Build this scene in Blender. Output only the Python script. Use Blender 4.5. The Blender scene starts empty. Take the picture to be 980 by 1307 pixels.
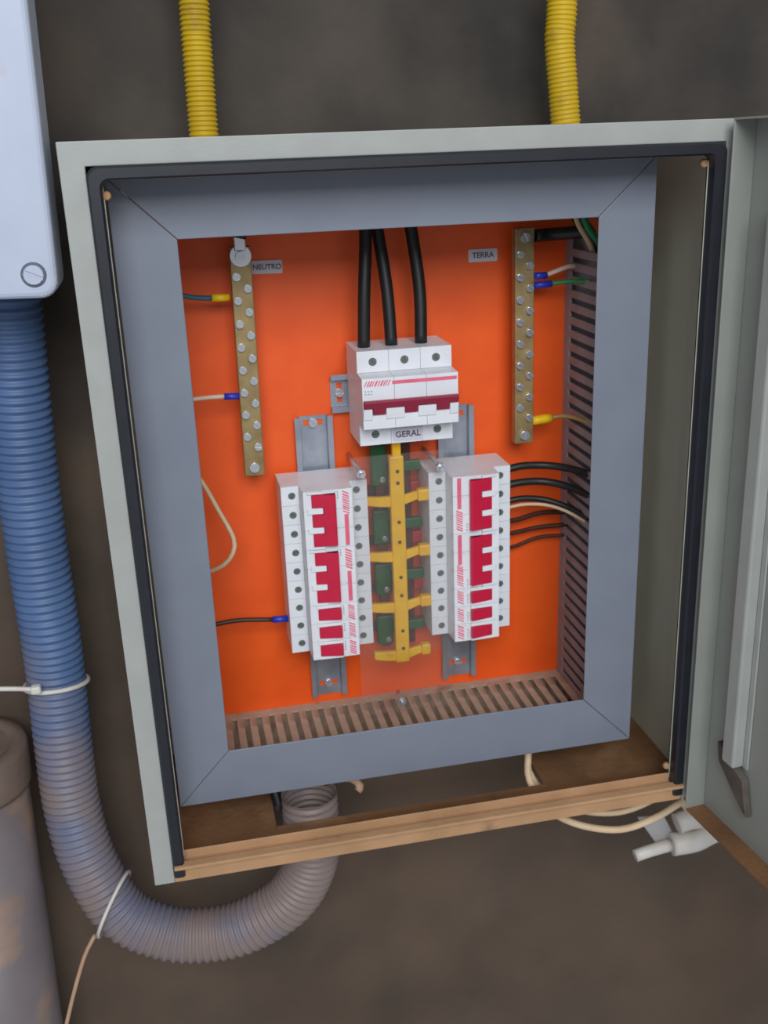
import bpy, bmesh, math, random
from mathutils import Vector, Matrix

random.seed(7)
SC = bpy.context.scene
COL = SC.collection
PI = math.pi

# ------------------------------------------------------------------ camera
cd = bpy.data.cameras.new('camera')
cam = bpy.data.objects.new('camera', cd)
COL.objects.link(cam)
cam.location = (-0.1836, -0.7310, 0.2835)
cam.rotation_euler = (1.2328, 0.0366, -0.2079)
cd.sensor_fit = 'VERTICAL'
cd.sensor_height = 36.0
cd.lens = 1311.0 / 1307.0 * 36.0
cd.clip_start = 0.01
SC.camera = cam
cd.dof.use_dof = True
cd.dof.focus_distance = 0.76
cd.dof.aperture_fstop = 9.0

# ------------------------------------------------------------------ light
world = bpy.data.worlds.new('room_light')
SC.world = world
world.use_nodes = True
bg = world.node_tree.nodes['Background']
bg.inputs['Color'].default_value = (0.90, 0.94, 1.0, 1)
bg.inputs['Strength'].default_value = 0.42


def area(name, loc, target, size, energy, color):
    d = bpy.data.lights.new(name, 'AREA')
    d.shape = 'RECTANGLE'
    d.size, d.size_y = size
    d.energy = energy
    d.color = color
    o = bpy.data.objects.new(name, d)
    COL.objects.link(o)
    o.location = loc
    o.rotation_euler = (Vector(target) - Vector(loc)).to_track_quat('-Z', 'Y').to_euler()
    return o


area('daylight_area', (-0.25, -3.0, 1.8), (0, 0, 0), (2.0, 1.6), 96, (0.93, 0.97, 1.0))  # broad area lamp for the daylight behind the camera, its source unseen

SC.view_settings.view_transform = 'Standard'
SC.view_settings.look = 'None'
SC.view_settings.gamma = 1.0
SC.view_settings.use_curve_mapping = False
SC.view_settings.exposure = 0.0


# ------------------------------------------------------------------ materials
def lin(c):
    r = []
    for v in c:
        v /= 255.0
        r.append(v / 12.92 if v <= 0.04045 else ((v + 0.055) / 1.055) ** 2.4)
    return (r[0], r[1], r[2], 1.0)


MATS = {}


def mat(name, c1, c2=None, scale=30.0, rough=0.5, metal=0.0, bump=0.0, bscale=None, stain=None, stain_amt=0.45, stain_scale=9.0, spec=0.5, detail=5.0):
    """Principled surface: two tones mixed by noise, optional blotchy stain, fine bump."""
    m = bpy.data.materials.new(name)
    m.use_nodes = True
    nt = m.node_tree
    p = nt.nodes['Principled BSDF']
    p.inputs['Roughness'].default_value = rough
    p.inputs['Metallic'].default_value = metal
    p.inputs['Specular IOR Level'].default_value = spec
    tc = nt.nodes.new('ShaderNodeTexCoord')
    src = tc.outputs['Object']

    def noise(s, det=detail):
        n = nt.nodes.new('ShaderNodeTexNoise')
        n.inputs['Scale'].default_value = s
        n.inputs['Detail'].default_value = det
        nt.links.new(src, n.inputs['Vector'])
        return n.outputs['Fac']

    def ramp(fac, a, b):
        r = nt.nodes.new('ShaderNodeMapRange')
        r.inputs['From Min'].default_value = a
        r.inputs['From Max'].default_value = b
        nt.links.new(fac, r.inputs['Value'])
        return r.outputs['Result']

    def mix(fac, a, b):
        x = nt.nodes.new('ShaderNodeMix')
        x.data_type = 'RGBA'
        nt.links.new(fac, x.inputs['Factor'])
        for s, v in ((x.inputs[6], a), (x.inputs[7], b)):
            if isinstance(v, tuple):
                s.default_value = v
            else:
                nt.links.new(v, s)
        return x.outputs[2]

    col = mix(ramp(noise(scale), 0.32, 0.68), lin(c1), lin(c2 or c1))
    if stain:
        col = mix(ramp(noise(stain_scale, 6.0), 0.72 - stain_amt * 0.45, 0.80 - stain_amt * 0.25), col, lin(stain))
    nt.links.new(col, p.inputs['Base Color'])
    if bump:
        b = nt.nodes.new('ShaderNodeBump')
        b.inputs['Strength'].default_value = bump
        b.inputs['Distance'].default_value = 0.002
        nt.links.new(noise(bscale or scale * 4), b.inputs['Height'])
        nt.links.new(b.outputs['Normal'], p.inputs['Normal'])
    MATS[name] = m
    return m


CONCRETE = mat('concrete', (58, 55, 53), (84, 77, 71), 8.0, 0.95, bump=0.5, bscale=90, stain=(98, 84, 73), stain_amt=0.5, stain_scale=4.1, spec=0.12)
PAINT = mat('grey_paint', (160, 162, 158), (166, 168, 164), 40, 0.38, bump=0.05, bscale=400)
PAINT_IN = mat('grey_paint_inside', (188, 188, 171), (194, 194, 177), 25, 0.5)
DOORPAINT = mat('door_paint', (142, 145, 139), (149, 151, 145), 18, 0.42)
TRIMPAINT = mat('blue_grey_paint', (120, 125, 139), (126, 131, 144), 20, 0.42, bump=0.03, bscale=300)
RUBBER = mat('black_rubber', (26, 28, 36), (32, 34, 42), 50, 0.42)
DUST = mat('brown_dust', (134, 98, 68), (110, 80, 57), 16, 0.95, bump=0.4, bscale=200, stain=(150, 116, 88), stain_amt=0.4, stain_scale=12, spec=0.1)
TANDUST = mat('tan_dust', (190, 150, 114), (172, 134, 100), 20, 0.95, bump=0.3, bscale=200, stain=(120, 92, 72), stain_amt=0.2, stain_scale=16, spec=0.1)


def silt_low(m):
    """Red-brown silt that has settled on the lower part of the wall."""
    nt = m.node_tree
    p = nt.nodes['Principled BSDF']
    old = p.inputs['Base Color'].links[0].from_socket
    tc = nt.nodes.new('ShaderNodeTexCoord')
    sx = nt.nodes.new('ShaderNodeSeparateXYZ')
    nt.links.new(tc.outputs['Object'], sx.inputs[0])
    n = nt.nodes.new('ShaderNodeTexNoise')
    n.inputs['Scale'].default_value = 6
    n.inputs['Detail'].default_value = 6
    nt.links.new(tc.outputs['Object'], n.inputs['Vector'])
    a = nt.nodes.new('ShaderNodeMapRange')
    a.inputs['From Min'].default_value = 0.30
    a.inputs['From Max'].default_value = -0.15
    nt.links.new(sx.outputs['Z'], a.inputs['Value'])
    mu = nt.nodes.new('ShaderNodeMath')
    mu.operation = 'MULTIPLY'
    nt.links.new(a.outputs[0], mu.inputs[0])
    nt.links.new(n.outputs['Fac'], mu.inputs[1])
    x = nt.nodes.new('ShaderNodeMix')
    x.data_type = 'RGBA'
    nt.links.new(mu.outputs[0], x.inputs['Factor'])
    nt.links.new(old, x.inputs[6])
    x.inputs[7].default_value = lin((102, 84, 70))
    nt.links.new(x.outputs[2], p.inputs['Base Color'])


silt_low(CONCRETE)
ORANGE = mat('orange_paint', (247, 96, 26), (240, 88, 24), 30, 0.45, bump=0.03, bscale=200)
GALV = mat('zinc_plate', (172, 178, 190), (150, 156, 168), 60, 0.42, 0.55)
STEEL = mat('bright_steel', (226, 228, 232), (206, 208, 214), 80, 0.22, 0.7)
BRASS = mat('dull_brass', (176, 152, 106), (146, 126, 88), 70, 0.42, 0.5)
WHITEP = mat('white_plastic', (232, 233, 238), (224, 225, 231), 40, 0.38, stain=(206, 200, 196), stain_amt=0.16, stain_scale=60)
SIDEP = mat('grey_white_plastic', (214, 206, 204), (206, 198, 197), 40, 0.5)
SCREWD = mat('dull_screw', (122, 134, 128), (100, 112, 106), 120, 0.4, 0.3)
REDT = mat('crimson_plastic', (204, 26, 66), (196, 22, 60), 60, 0.35)
SHADEDT = mat('shaded_red_plastic', (150, 32, 62), (138, 28, 56), 60, 0.4)  # main toggle's red, darkened: shade of its down-sloping face is in the colour
PINK = mat('red_print', (232, 112, 136), (226, 96, 122), 90, 0.5)
GREYPRINT = mat('grey_print', (178, 182, 190), (168, 172, 180), 90, 0.6)
YELLOW = mat('yellow_insulation', (240, 186, 20), (228, 170, 16), 60, 0.4, stain=(196, 140, 40), stain_amt=0.18, stain_scale=40)
GREENI = mat('green_insulation', (26, 92, 52), (20, 78, 44), 60, 0.4)
REDI = mat('red_insulation', (176, 48, 44), (150, 36, 34), 60, 0.4)
MAROON = mat('dark_maroon_sleeve', (84, 40, 34), (66, 32, 28), 60, 0.5)
DARKDOT = mat('dark_rivet', (88, 62, 20), (74, 52, 18), 60, 0.5)
DUCTM = mat('duct_grey', (156, 148, 152), (144, 136, 140), 40, 0.7, stain=(140, 112, 92), stain_amt=0.3, stain_scale=25)
DUCTB = mat('duct_dusty', (190, 166, 146), (176, 150, 130), 60, 0.9, stain=(156, 118, 92), stain_amt=0.3, stain_scale=30, spec=0.15)
BLACKC = mat('black_cable', (24, 24, 26), (32, 32, 34), 60, 0.45)
BROWNC = mat('dark_brown_cable', (70, 42, 30), (60, 34, 26), 60, 0.5)
BEIGEC = mat('beige_wire', (222, 196, 160), (210, 180, 146), 60, 0.5)
WHITEC = mat('white_wire', (226, 200, 180), (216, 190, 170), 60, 0.5)
GREENC = mat('green_wire', (28, 138, 88), (36, 128, 80), 60, 0.45)
OLIVEC = mat('olive_wire', (176, 150, 84), (160, 136, 76), 60, 0.45)
TEALC = mat('teal_wire', (60, 104, 120), (56, 96, 110), 60, 0.45)
BLUEF = mat('blue_ferrule', (40, 62, 190), (36, 56, 176), 60, 0.4)
YELF = mat('yellow_ferrule', (244, 200, 24), (236, 186, 20), 60, 0.4)
STICKER = mat('label_white', (214, 210, 222), (206, 202, 214), 60, 0.4)
INK = mat('label_ink', (62, 58, 72), (72, 66, 80), 60, 0.6)
JBOX = mat('pale_blue_grey_plastic', (186, 193, 212), (180, 187, 207), 30, 0.4, stain=(184, 178, 190), stain_amt=0.14, stain_scale=25)
SEAT = mat('screw_seat_grey', (96, 102, 118), (88, 94, 108), 30, 0.5)
JBODY = mat('grey_blue_plastic', (160, 170, 194), (152, 162, 186), 30, 0.4)
YCOND = mat('yellow_conduit', (204, 168, 22), (186, 152, 22), 14, 0.45, stain=(150, 120, 36), stain_amt=0.3, stain_scale=22)
PVC = mat('grey_pvc', (124, 115, 118), (106, 97, 98), 8, 0.4, stain=(168, 130, 96), stain_amt=0.55, stain_scale=11)
CAPM = mat('dusty_cap', (122, 104, 94), (104, 88, 80), 20, 0.9, stain=(138, 112, 92), stain_amt=0.4, stain_scale=18, spec=0.2)
TIEW = mat('white_nylon', (214, 210, 204), (204, 196, 186), 60, 0.45)
CORDT = mat('dirty_string', (186, 150, 124), (176, 138, 112), 60, 0.7)
GLASSY = mat('frosted_grey_plastic', (176, 172, 172), (166, 162, 162), 40, 0.5)
BRACK = mat('grimy_bracket', (70, 64, 58), (98, 88, 80), 60, 0.7)
DARKHOLE = mat('dark_grommet', (34, 34, 38), (28, 28, 32), 40, 0.5)


def blue_conduit_material():
    m = mat('blue_corrugated', (82, 108, 150), (72, 97, 138), 20, 0.5)
    nt = m.node_tree
    p = nt.nodes['Principled BSDF']
    old = p.inputs['Base Color'].links[0].from_socket
    tc = nt.nodes.new('ShaderNodeTexCoord')
    sx = nt.nodes.new('ShaderNodeSeparateXYZ')
    nt.links.new(tc.outputs['Object'], sx.inputs[0])
    low = nt.nodes.new('ShaderNodeMapRange')          # mud splashed on the low part of the hose
    low.inputs['From Min'].default_value = 0.0
    low.inputs['From Max'].default_value = -0.34
    low.inputs['To Min'].default_value = -0.22
    low.inputs['To Max'].default_value = 0.34
    nt.links.new(sx.outputs['Z'], low.inputs['Value'])
    n = nt.nodes.new('ShaderNodeTexNoise')
    n.inputs['Scale'].default_value = 13
    n.inputs['Detail'].default_value = 6
    nt.links.new(tc.outputs['Object'], n.inputs['Vector'])
    inn = nt.nodes.new('ShaderNodeMapRange')          # and on the end that sits in the silted box floor
    inn.inputs['From Min'].default_value = -0.20
    inn.inputs['From Max'].default_value = -0.10
    inn.inputs['To Max'].default_value = 0.30
    nt.links.new(sx.outputs['X'], inn.inputs['Value'])
    ad0 = nt.nodes.new('ShaderNodeMath')
    nt.links.new(inn.outputs[0], ad0.inputs[0])
    nt.links.new(low.outputs[0], ad0.inputs[1])
    ad = nt.nodes.new('ShaderNodeMath')
    ad.operation = 'ADD'
    nt.links.new(n.outputs['Fac'], ad.inputs[0])
    nt.links.new(ad0.outputs[0], ad.inputs[1])
    r = nt.nodes.new('ShaderNodeMapRange')
    r.inputs['From Min'].default_value = 0.52
    r.inputs['From Max'].default_value = 0.95
    r.inputs['To Max'].default_value = 0.68
    nt.links.new(ad.outputs[0], r.inputs['Value'])
    x = nt.nodes.new('ShaderNodeMix')
    x.data_type = 'RGBA'
    nt.links.new(r.outputs[0], x.inputs['Factor'])
    nt.links.new(old, x.inputs[6])
    x.inputs[7].default_value = lin((152, 124, 94))
    nt.links.new(x.outputs[2], p.inputs['Base Color'])
    return m


BLUEC = blue_conduit_material()


def acrylic_material():
    m = bpy.data.materials.new('hazy_clear_acrylic')
    m.use_nodes = True
    nt = m.node_tree
    nt.nodes.remove(nt.nodes['Principled BSDF'])
    out = nt.nodes['Material Output']
    tr = nt.nodes.new('ShaderNodeBsdfTransparent')
    tr.inputs[0].default_value = (0.985, 0.985, 0.985, 1)
    df = nt.nodes.new('ShaderNodeBsdfDiffuse')
    df.inputs[0].default_value = lin((206, 190, 180))
    gl = nt.nodes.new('ShaderNodeBsdfGlossy')
    gl.inputs['Roughness'].default_value = 0.12
    m1 = nt.nodes.new('ShaderNodeMixShader')
    n = nt.nodes.new('ShaderNodeTexNoise')
    n.inputs['Scale'].default_value = 30
    tc = nt.nodes.new('ShaderNodeTexCoord')
    nt.links.new(tc.outputs['Object'], n.inputs['Vector'])
    r = nt.nodes.new('ShaderNodeMapRange')
    r.inputs['To Min'].default_value = 0.02
    r.inputs['To Max'].default_value = 0.07
    nt.links.new(n.outputs['Fac'], r.inputs['Value'])
    nt.links.new(r.outputs[0], m1.inputs[0])
    nt.links.new(tr.outputs[0], m1.inputs[1])
    nt.links.new(df.outputs[0], m1.inputs[2])
    m2 = nt.nodes.new('ShaderNodeMixShader')
    m2.inputs[0].default_value = 0.03
    nt.links.new(m1.outputs[0], m2.inputs[1])
    nt.links.new(gl.outputs[0], m2.inputs[2])
    nt.links.new(m2.outputs[0], out.inputs['Surface'])
    return m


ACRYLIC = acrylic_material()


# ------------------------------------------------------------------ mesh helpers
def new():
    return bmesh.new()


def add_box(bm, x0, x1, y0, y1, z0, z1, bev=0.0, seg=2):
    vs = [bm.verts.new((x, y, z)) for x in (x0, x1) for y in (y0, y1) for z in (z0, z1)]
    q = [(0, 1, 3, 2), (4, 6, 7, 5), (0, 4, 5, 1), (2, 3, 7, 6), (0, 2, 6, 4), (1, 5, 7, 3)]
    fs = [bm.faces.new([vs[i] for i in f]) for f in q]
    if bev:
        es = list({e for f in fs for e in f.edges})
        bmesh.ops.bevel(bm, geom=es, offset=bev, segments=seg, affect='EDGES', profile=0.5)
    return vs


def add_prism(bm, poly, axis, a, b, bev=0.0, seg=1):
    """Extrude a 2-D polygon. axis 'x': poly is (y,z); 'y': (x,z); 'z': (x,y)."""
    def P(u, v, w):
        return {'x': (w, u, v), 'y': (u, w, v), 'z': (u, v, w)}[axis]
    A = [bm.verts.new(P(u, v, a)) for u, v in poly]
    B = [bm.verts.new(P(u, v, b)) for u, v in poly]
    n = len(poly)
    fs = [bm.faces.new(A[::-1]), bm.faces.new(B)]
    for i in range(n):
        j = (i + 1) % n
        fs.append(bm.faces.new((A[i], A[j], B[j], B[i])))
    bmesh.ops.recalc_face_normals(bm, faces=fs)
    if bev:
        es = list({e for f in fs for e in f.edges})
        bmesh.ops.bevel(bm, geom=es, offset=bev, segments=seg, affect='EDGES', profile=0.5)


def rrect(x0, x1, z0, z1, r, n=5):
    pts = []
    for cx, cz, a0 in ((x1 - r, z1 - r, 0), (x0 + r, z1 - r, 90), (x0 + r, z0 + r, 180), (x1 - r, z0 + r, 270)):
        for k in range(n + 1):
            a = math.radians(a0 + 90 * k / n)
            pts.append((cx + r * math.cos(a), cz + r * math.sin(a)))
    return pts


def add_cyl(bm, p0, p1, r0, r1=None, n=16, caps=True):
    r1 = r0 if r1 is None else r1
    p0, p1 = Vector(p0), Vector(p1)
    d = (p1 - p0).normalized()
    u = d.orthogonal().normalized()
    v = d.cross(u)
    A, B = [], []
    for k in range(n):
        a = 2 * PI * k / n
        o = u * math.cos(a) + v * math.sin(a)
        A.append(bm.verts.new(p0 + o * r0))
        B.append(bm.verts.new(p1 + o * r1))
    for k in range(n):
        j = (k + 1) % n
        f = bm.faces.new((A[k], A[j], B[j], B[k]))
        f.smooth = True
    if caps:
        bm.faces.new(A[::-1])
        bm.faces.new(B)


def spline(pts, step):
    pts = [Vector(p) for p in pts]
    if len(pts) == 2:
        n = max(1, int((pts[1] - pts[0]).length / step))
        return [pts[0].lerp(pts[1], k / n) for k in range(n + 1)]
    P = [pts[0] * 2 - pts[1]] + pts + [pts[-1] * 2 - pts[-2]]
    out = []
    for i in range(1, len(P) - 2):
        a, b, c, d = P[i - 1:i + 3]
        n = max(2, int((c - b).length / step))
        for k in range(n):
            t = k / n
            out.append(0.5 * ((2 * b) + (c - a) * t + (2 * a - 5 * b + 4 * c - d) * t * t + (3 * b - a - 3 * c + d) * t ** 3))
    out.append(pts[-1])
    return out


def resample(path, step):
    out = [path[0]]
    acc = 0.0
    for a, b in zip(path, path[1:]):
        L = (b - a).length
        while acc + L >= step:
            t = (step - acc) / L
            a = a.lerp(b, t)
            out.append(a)
            L = (b - a).length
            acc = 0.0
        acc += L
    return out


def add_tube(bm, pts, r, n=10, step=0.006, caps=True, rf=None, smooth=True):
    path = spline(pts, step)
    if rf:
        path = resample(spline(pts, step), rf[1])
    up = None
    rings = []
    for i, p in enumerate(path):
        t = (path[min(i + 1, len(path) - 1)] - path[max(i - 1, 0)]).normalized()
        if up is None:
            up = t.orthogonal().normalized()
        up = (up - t * up.dot(t)).normalized()
        v = t.cross(up)
        rr = rf[0](i) if rf else r
        rings.append([bm.verts.new(p + (up * math.cos(2 * PI * k / n) + v * math.sin(2 * PI * k / n)) * rr) for k in range(n)])
    for A, B in zip(rings, rings[1:]):
        for k in range(n):
            j = (k + 1) % n
            f = bm.faces.new((A[k], A[j], B[j], B[k]))
            f.smooth = smooth
    if caps:
        bm.faces.new(rings[0][::-1])
        bm.faces.new(rings[-1])


def add_ring(bm, outer, inner, axis, a, b):
    """Closed frame between two matched polygons, extruded from a to b along the axis."""
    def P(u, v, w):
        return {'x': (w, u, v), 'y': (u, w, v), 'z': (u, v, w)}[axis]
    n = len(outer)
    V = [[bm.verts.new(P(u, v, w)) for u, v in poly] for poly, w in ((outer, a), (inner, a), (outer, b), (inner, b))]
    fs = []
    for i in range(n):
        j = (i + 1) % n
        fs.append(bm.faces.new((V[0][i], V[0][j], V[1][j], V[1][i])))
        fs.append(bm.faces.new((V[2][i], V[3][i], V[3][j], V[2][j])))
        fs.append(bm.faces.new((V[0][i], V[2][i], V[2][j], V[0][j])))
        fs.append(bm.faces.new((V[1][i], V[1][j], V[3][j], V[3][i])))
    bmesh.ops.recalc_face_normals(bm, faces=fs)


def add_holed(bm, x0, x1, z0, z1, y0, y1, cx, cz, r, n=12):
    """Slab in the xz plane from y0 (front) to y1 with a round hole through it."""
    ang = sorted([2 * PI * (k + 0.5) / n for k in range(n)] + [math.atan2(z - cz, x - cx) % (2 * PI) for x in (x0, x1) for z in (z0, z1)])
    outer, inner = [], []
    for a in ang:
        c, s = math.cos(a), math.sin(a)
        t = min(((x1 - cx) / c if c > 1e-9 else (x0 - cx) / c if c < -1e-9 else 9),
                ((z1 - cz) / s if s > 1e-9 else (z0 - cz) / s if s < -1e-9 else 9))
        outer.append((cx + c * t, cz + s * t))
        inner.append((cx + c * r, cz + s * r))
    add_ring(bm, outer, inner, 'y', y0, y1)


def mesh(name, bm, m):
    bmesh.ops.recalc_face_normals(bm, faces=bm.faces[:])
    me = bpy.data.meshes.new(name)
    bm.to_mesh(me)
    bm.free()
    me.materials.append(m)
    return me


def obj(name, bm, m, parent=None, loc=None, rot=None):
    me = mesh(name, bm, m) if isinstance(bm, bmesh.types.BMesh) else bm
    o = bpy.data.objects.new(name, me)
    COL.objects.link(o)
    if parent:
        o.parent = parent
    if loc:
        o.location = loc
    if rot:
        o.rotation_euler = rot
    return o


def tag(o, label, cat, group=None):
    o['label'] = label
    o['category'] = cat
    if group:
        o['group'] = group
    return o


def thing(name, label, cat, loc=(0, 0, 0), rot=(0, 0, 0), group=None):
    o = bpy.data.objects.new(name, None)
    o.empty_display_size = 0.02
    COL.objects.link(o)
    o.location = loc
    o.rotation_euler = rot
    return tag(o, label, cat, group)


def sub(name, parent, loc=(0, 0, 0)):
    o = bpy.data.objects.new(name, None)
    COL.objects.link(o)
    o.parent = parent
    o.location = loc
    return o


SCREWS = {}


def screw_mesh(r, h, m, cross=False):
    """Slotted screw head facing -y, base at y=0."""
    key = (r, h, m.name)
    if key in SCREWS:
        return SCREWS[key]
    bm = new()
    add_cyl(bm, (0, 0, 0), (0, -h * 0.55, 0), r, n=14)
    s = r * 0.17
    for sg in (1, -1):
        a0 = math.asin(s / r)
        poly = []
        for k in range(8):
            a = a0 + (PI - 2 * a0) * k / 7
            poly.append((r * 0.95 * math.cos(a), sg * r * 0.95 * math.sin(a)))
        add_prism(bm, poly, 'y', -h * 0.5, -h)
    SCREWS[key] = mesh('screw', bm, m)
    return SCREWS[key]


def add_text(name, body, parent, loc, size, m, rot=(PI / 2, 0, 0), width=None):
    c = bpy.data.curves.new(name, 'FONT')
    c.body = body
    c.size = size
    c.align_x = 'CENTER'
    c.align_y = 'CENTER'
    c.extrude = 0.0002
    c.offset = 0.012 * size
    c.materials.append(m)
    tmp = bpy.data.objects.new('tmp', c)
    COL.objects.link(tmp)
    me = bpy.data.meshes.new_from_object(tmp.evaluated_get(bpy.context.evaluated_depsgraph_get()))
    bpy.data.objects.remove(tmp)
    bpy.data.curves.remove(c)
    me.name = name
    o = bpy.data.objects.new(name, me)
    COL.objects.link(o)
    o.parent = parent
    o.location = loc
    o.rotation_euler = rot
    return o


# ------------------------------------------------------------------ setting
bm = new()
add_box(bm, -1.6, 1.6, 0.203, 0.32, -1.3, 1.5)
w = obj('wall_back', bm, CONCRETE)
w['kind'] = 'structure'

# ------------------------------------------------------------------ enclosure
XL, XR, ZB, ZT = -0.2455, 0.2475, -0.288, 0.2968      # outside of the box
OX, OZT, OZB = 0.229, 0.281, -0.269                    # opening
box = thing('electrical_enclosure', 'open grey steel wall enclosure with orange back plate and dusty bottom edge', 'electrical box', (0, 0.2, ZB))
OFF = Vector((0, -0.2, -ZB))


def bobj(name, bm, m, parent=None):
    """A part of the enclosure given in world coordinates."""
    if parent is None:
        return obj(name, bm, m, box, OFF)
    return obj(name, bm, m, parent)


T = 0.0015
bm = new()
add_box(bm, XL, XL + T, 0.005, 0.2, ZB, ZT)
add_box(bm, XR - T, XR, 0.005, 0.2, ZB, ZT)
add_box(bm, XL + T, XR - T, 0.005, 0.2, ZT - T, ZT)
add_box(bm, XL + T, XR - T, 0.1985, 0.2, ZB + T, ZT - T)
bobj('body_shell', bm, PAINT_IN)
# floor of the box with the cable opening
bm = new()
hx0, hx1, hy0, hy1 = -0.138, 0.116, 0.052, 0.155
add_box(bm, XL + T, hx0, 0.006, 0.1985, ZB, ZB + T)
add_box(bm, hx1, XR - T, 0.006, 0.1985, ZB, ZB + T)
add_box(bm, hx0, hx1, 0.006, hy0, ZB, ZB + T)
add_box(bm, hx0, hx1, hy1, 0.1985, ZB, ZB + T)
add_box(bm, hx0, hx1, hy0 - 0.0015, hy0, ZB, ZB + 0.004)
bobj('floor_panel', bm, DUST)['label'] = 'brown dusty floor panel with cable opening'
# front fold, three painted sides
bm = new()
y0, y1 = 0.003, 0.0046
b = 0.0007
add_prism(bm, [(XL, ZB), (XL, ZT), (XR, ZT), (XR, ZB), (OX, ZB), (OX, OZT), (-OX, OZT), (-OX, ZB)], 'y', y0, y1, b, 2)
add_box(bm, XL, XL + T, y0 + .001, 0.006, ZB, ZT)
add_box(bm, XR - T, XR, y0 + .001, 0.006, ZB, ZT)
add_box(bm, XL, XR, y0 + .001, 0.006, ZT - T, ZT)
bobj('front_flange', bm, PAINT)
bm = new()
add_prism(bm, [(-OX + .0002, ZB), (-OX + .0002, OZB), (OX - .0002, OZB), (OX - .0002, ZB)], 'y', y0, y1, b, 2)
add_box(bm, -OX, OX, y0 + .001, 0.0062, ZB, ZB + T)
add_box(bm, -OX + .001, OX - .001, -0.004, 0.004, OZB - 0.003, OZB, 0.0007)
add_box(bm, -OX + .001, OX - .001, 0.012, 0.0135, OZB - 0.004, OZB + 0.0045, 0.0005)
add_box(bm, -OX + .001, OX - .001, 0.004, 0.0135, OZB - 0.0045, OZB - .003, 0.0004)
bobj('bottom_flange', bm, TANDUST)['label'] = 'bottom flange caked in tan dust'
# painted return lip behind the gasket
bm = new()
ln = 0.0015
for sx in (-1, 1):
    add_box(bm, min(sx * 0.2192, sx * 0.2205), max(sx * 0.2192, sx * 0.2205), 0.0105, 0.0125, OZB + .004, OZT - 0.012)
    add_box(bm, min(sx * 0.2192, sx * OX), max(sx * 0.2192, sx * OX), 0.0112, 0.0125, OZB, OZT)
add_box(bm, -OX, OX, 0.0112, 0.0125, OZT - 0.0095, OZT)
bobj('return_lip', bm, PAINT_IN)
# gasket: one continuous strip down both sides and over the top
bm = new()


def arch(dx, r, zb):
    pts = [(-OX + dx, zb)]
    zt = OZT - dx
    for k in range(7):
        a = PI - PI / 2 * k / 6
        pts.append((-OX + dx + r + r * math.cos(a), zt - r + r * math.sin(a)))
    for k in range(7):
        a = PI / 2 - PI / 2 * k / 6
        pts.append((OX - dx - r + r * math.cos(a), zt - r + r * math.sin(a)))
    pts.append((OX - dx, zb))
    return pts


A, B = arch(0.0, 0.008, OZB - 0.012), arch(0.0092, 0.006, OZB - 0.012)
fs = []
prof = [(A, 0.011), (A, 0.001), (arch(0.0015, 0.0075, OZB - .012), -0.0008), (arch(0.0078, 0.0065, OZB - .012), -0.0008), (B, 0.001), (B, 0.011)]
rows = [[bm.verts.new((u, y, v)) for u, v in poly] for poly, y in prof]
for R0, R1 in zip(rows, rows[1:] + rows[:1]):
    for i in range(len(R0) - 1):
        f = bm.faces.new((R0[i], R0[i + 1], R1[i + 1], R1[i]))
bm.faces.new([r[0] for r in rows])
bm.faces.new([r[-1] for r in rows][::-1])
bobj('door_gasket', bm, RUBBER)['label'] = 'black rubber door gasket'
# round rivet heads in the lip
for (x, y, z) in ((-0.2178, 0.0125, 0.262), (0.2175, 0.014, 0.266), (0.2175, 0.014, -0.257)):
    bm = new()
    add_cyl(bm, (0, 0, 0), (0, -0.003, 0), 0.0036, 0.0024, n=12)
    add_cyl(bm, (0, 0, 0), (0, 0.002, 0), 0.0022, n=8)
    obj('rivet', bm, TANDUST, box, OFF + Vector((x, y, z)))
# orange mounting plate and its studs
PY = 0.18
bm = new()
add_box(bm, -0.218, 0.218, PY, PY + 0.002, -0.268, 0.268, 0.0006)
bobj('mounting_plate', bm, ORANGE)['label'] = 'orange mounting plate'
for sx in (-0.205, 0.205):
    for sz in (-0.255, 0.255):
        bm = new()
        add_cyl(bm, (sx, PY + .002, sz), (sx, 0.1985, sz), 0.004, n=8)
        bobj('plate_stud', bm, STEEL)
# mitred inner frame
TX0, TX1, TZ0, TZ1 = -0.2195, 0.198, -0.2475, 0.2735
IX0, IX1, IZ0, IZ1 = -0.1738, 0.1508, -0.1988, 0.2286
TY = 0.05
frame = sub('inner_frame', box, OFF)
g = 0.00025
rails = (
    [(TX0, TZ0 + g), (TX0, TZ1 - g), (IX0, IZ1 - g), (IX0, IZ0 + g)],
    [(TX0 + g, TZ1), (TX1 - g, TZ1), (IX1 - g, IZ1), (IX0 + g, IZ1)],
    [(TX1, TZ1 - g), (TX1, TZ0 + g), (IX1, IZ0 + g), (IX1, IZ1 - g)],
    [(TX1 - g, TZ0), (TX0 + g, TZ0), (IX0 + g, IZ0), (IX1 - g, IZ0)],
)
rets = ((TX0, TX0 + T, TZ0 + T, TZ1 - T), (TX0, TX1, TZ1 - T, TZ1), (TX1 - T, TX1, TZ0 + T, TZ1 - T), (TX0, TX1, TZ0, TZ0 + T))
for poly, r in zip(rails, rets):
    bm = new()
    add_prism(bm, poly, 'y', TY, TY + T, 0.0006, 2)
    add_box(bm, r[0], r[1], TY + T, TY + 0.016, r[2], r[3])
    obj('frame_rail', bm, TRIMPAINT, frame)
for sx in (TX0 + 0.012, TX1 - 0.006):
    for sz in (TZ0 + 0.012, TZ1 - 0.012):
        bm = new()
        add_cyl(bm, (sx, TY + T, sz), (sx, 0.0972 if sz < 0 < sx else PY, sz), 0.003, n=8)
        obj('frame_stud', bm, STEEL, frame)

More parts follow.
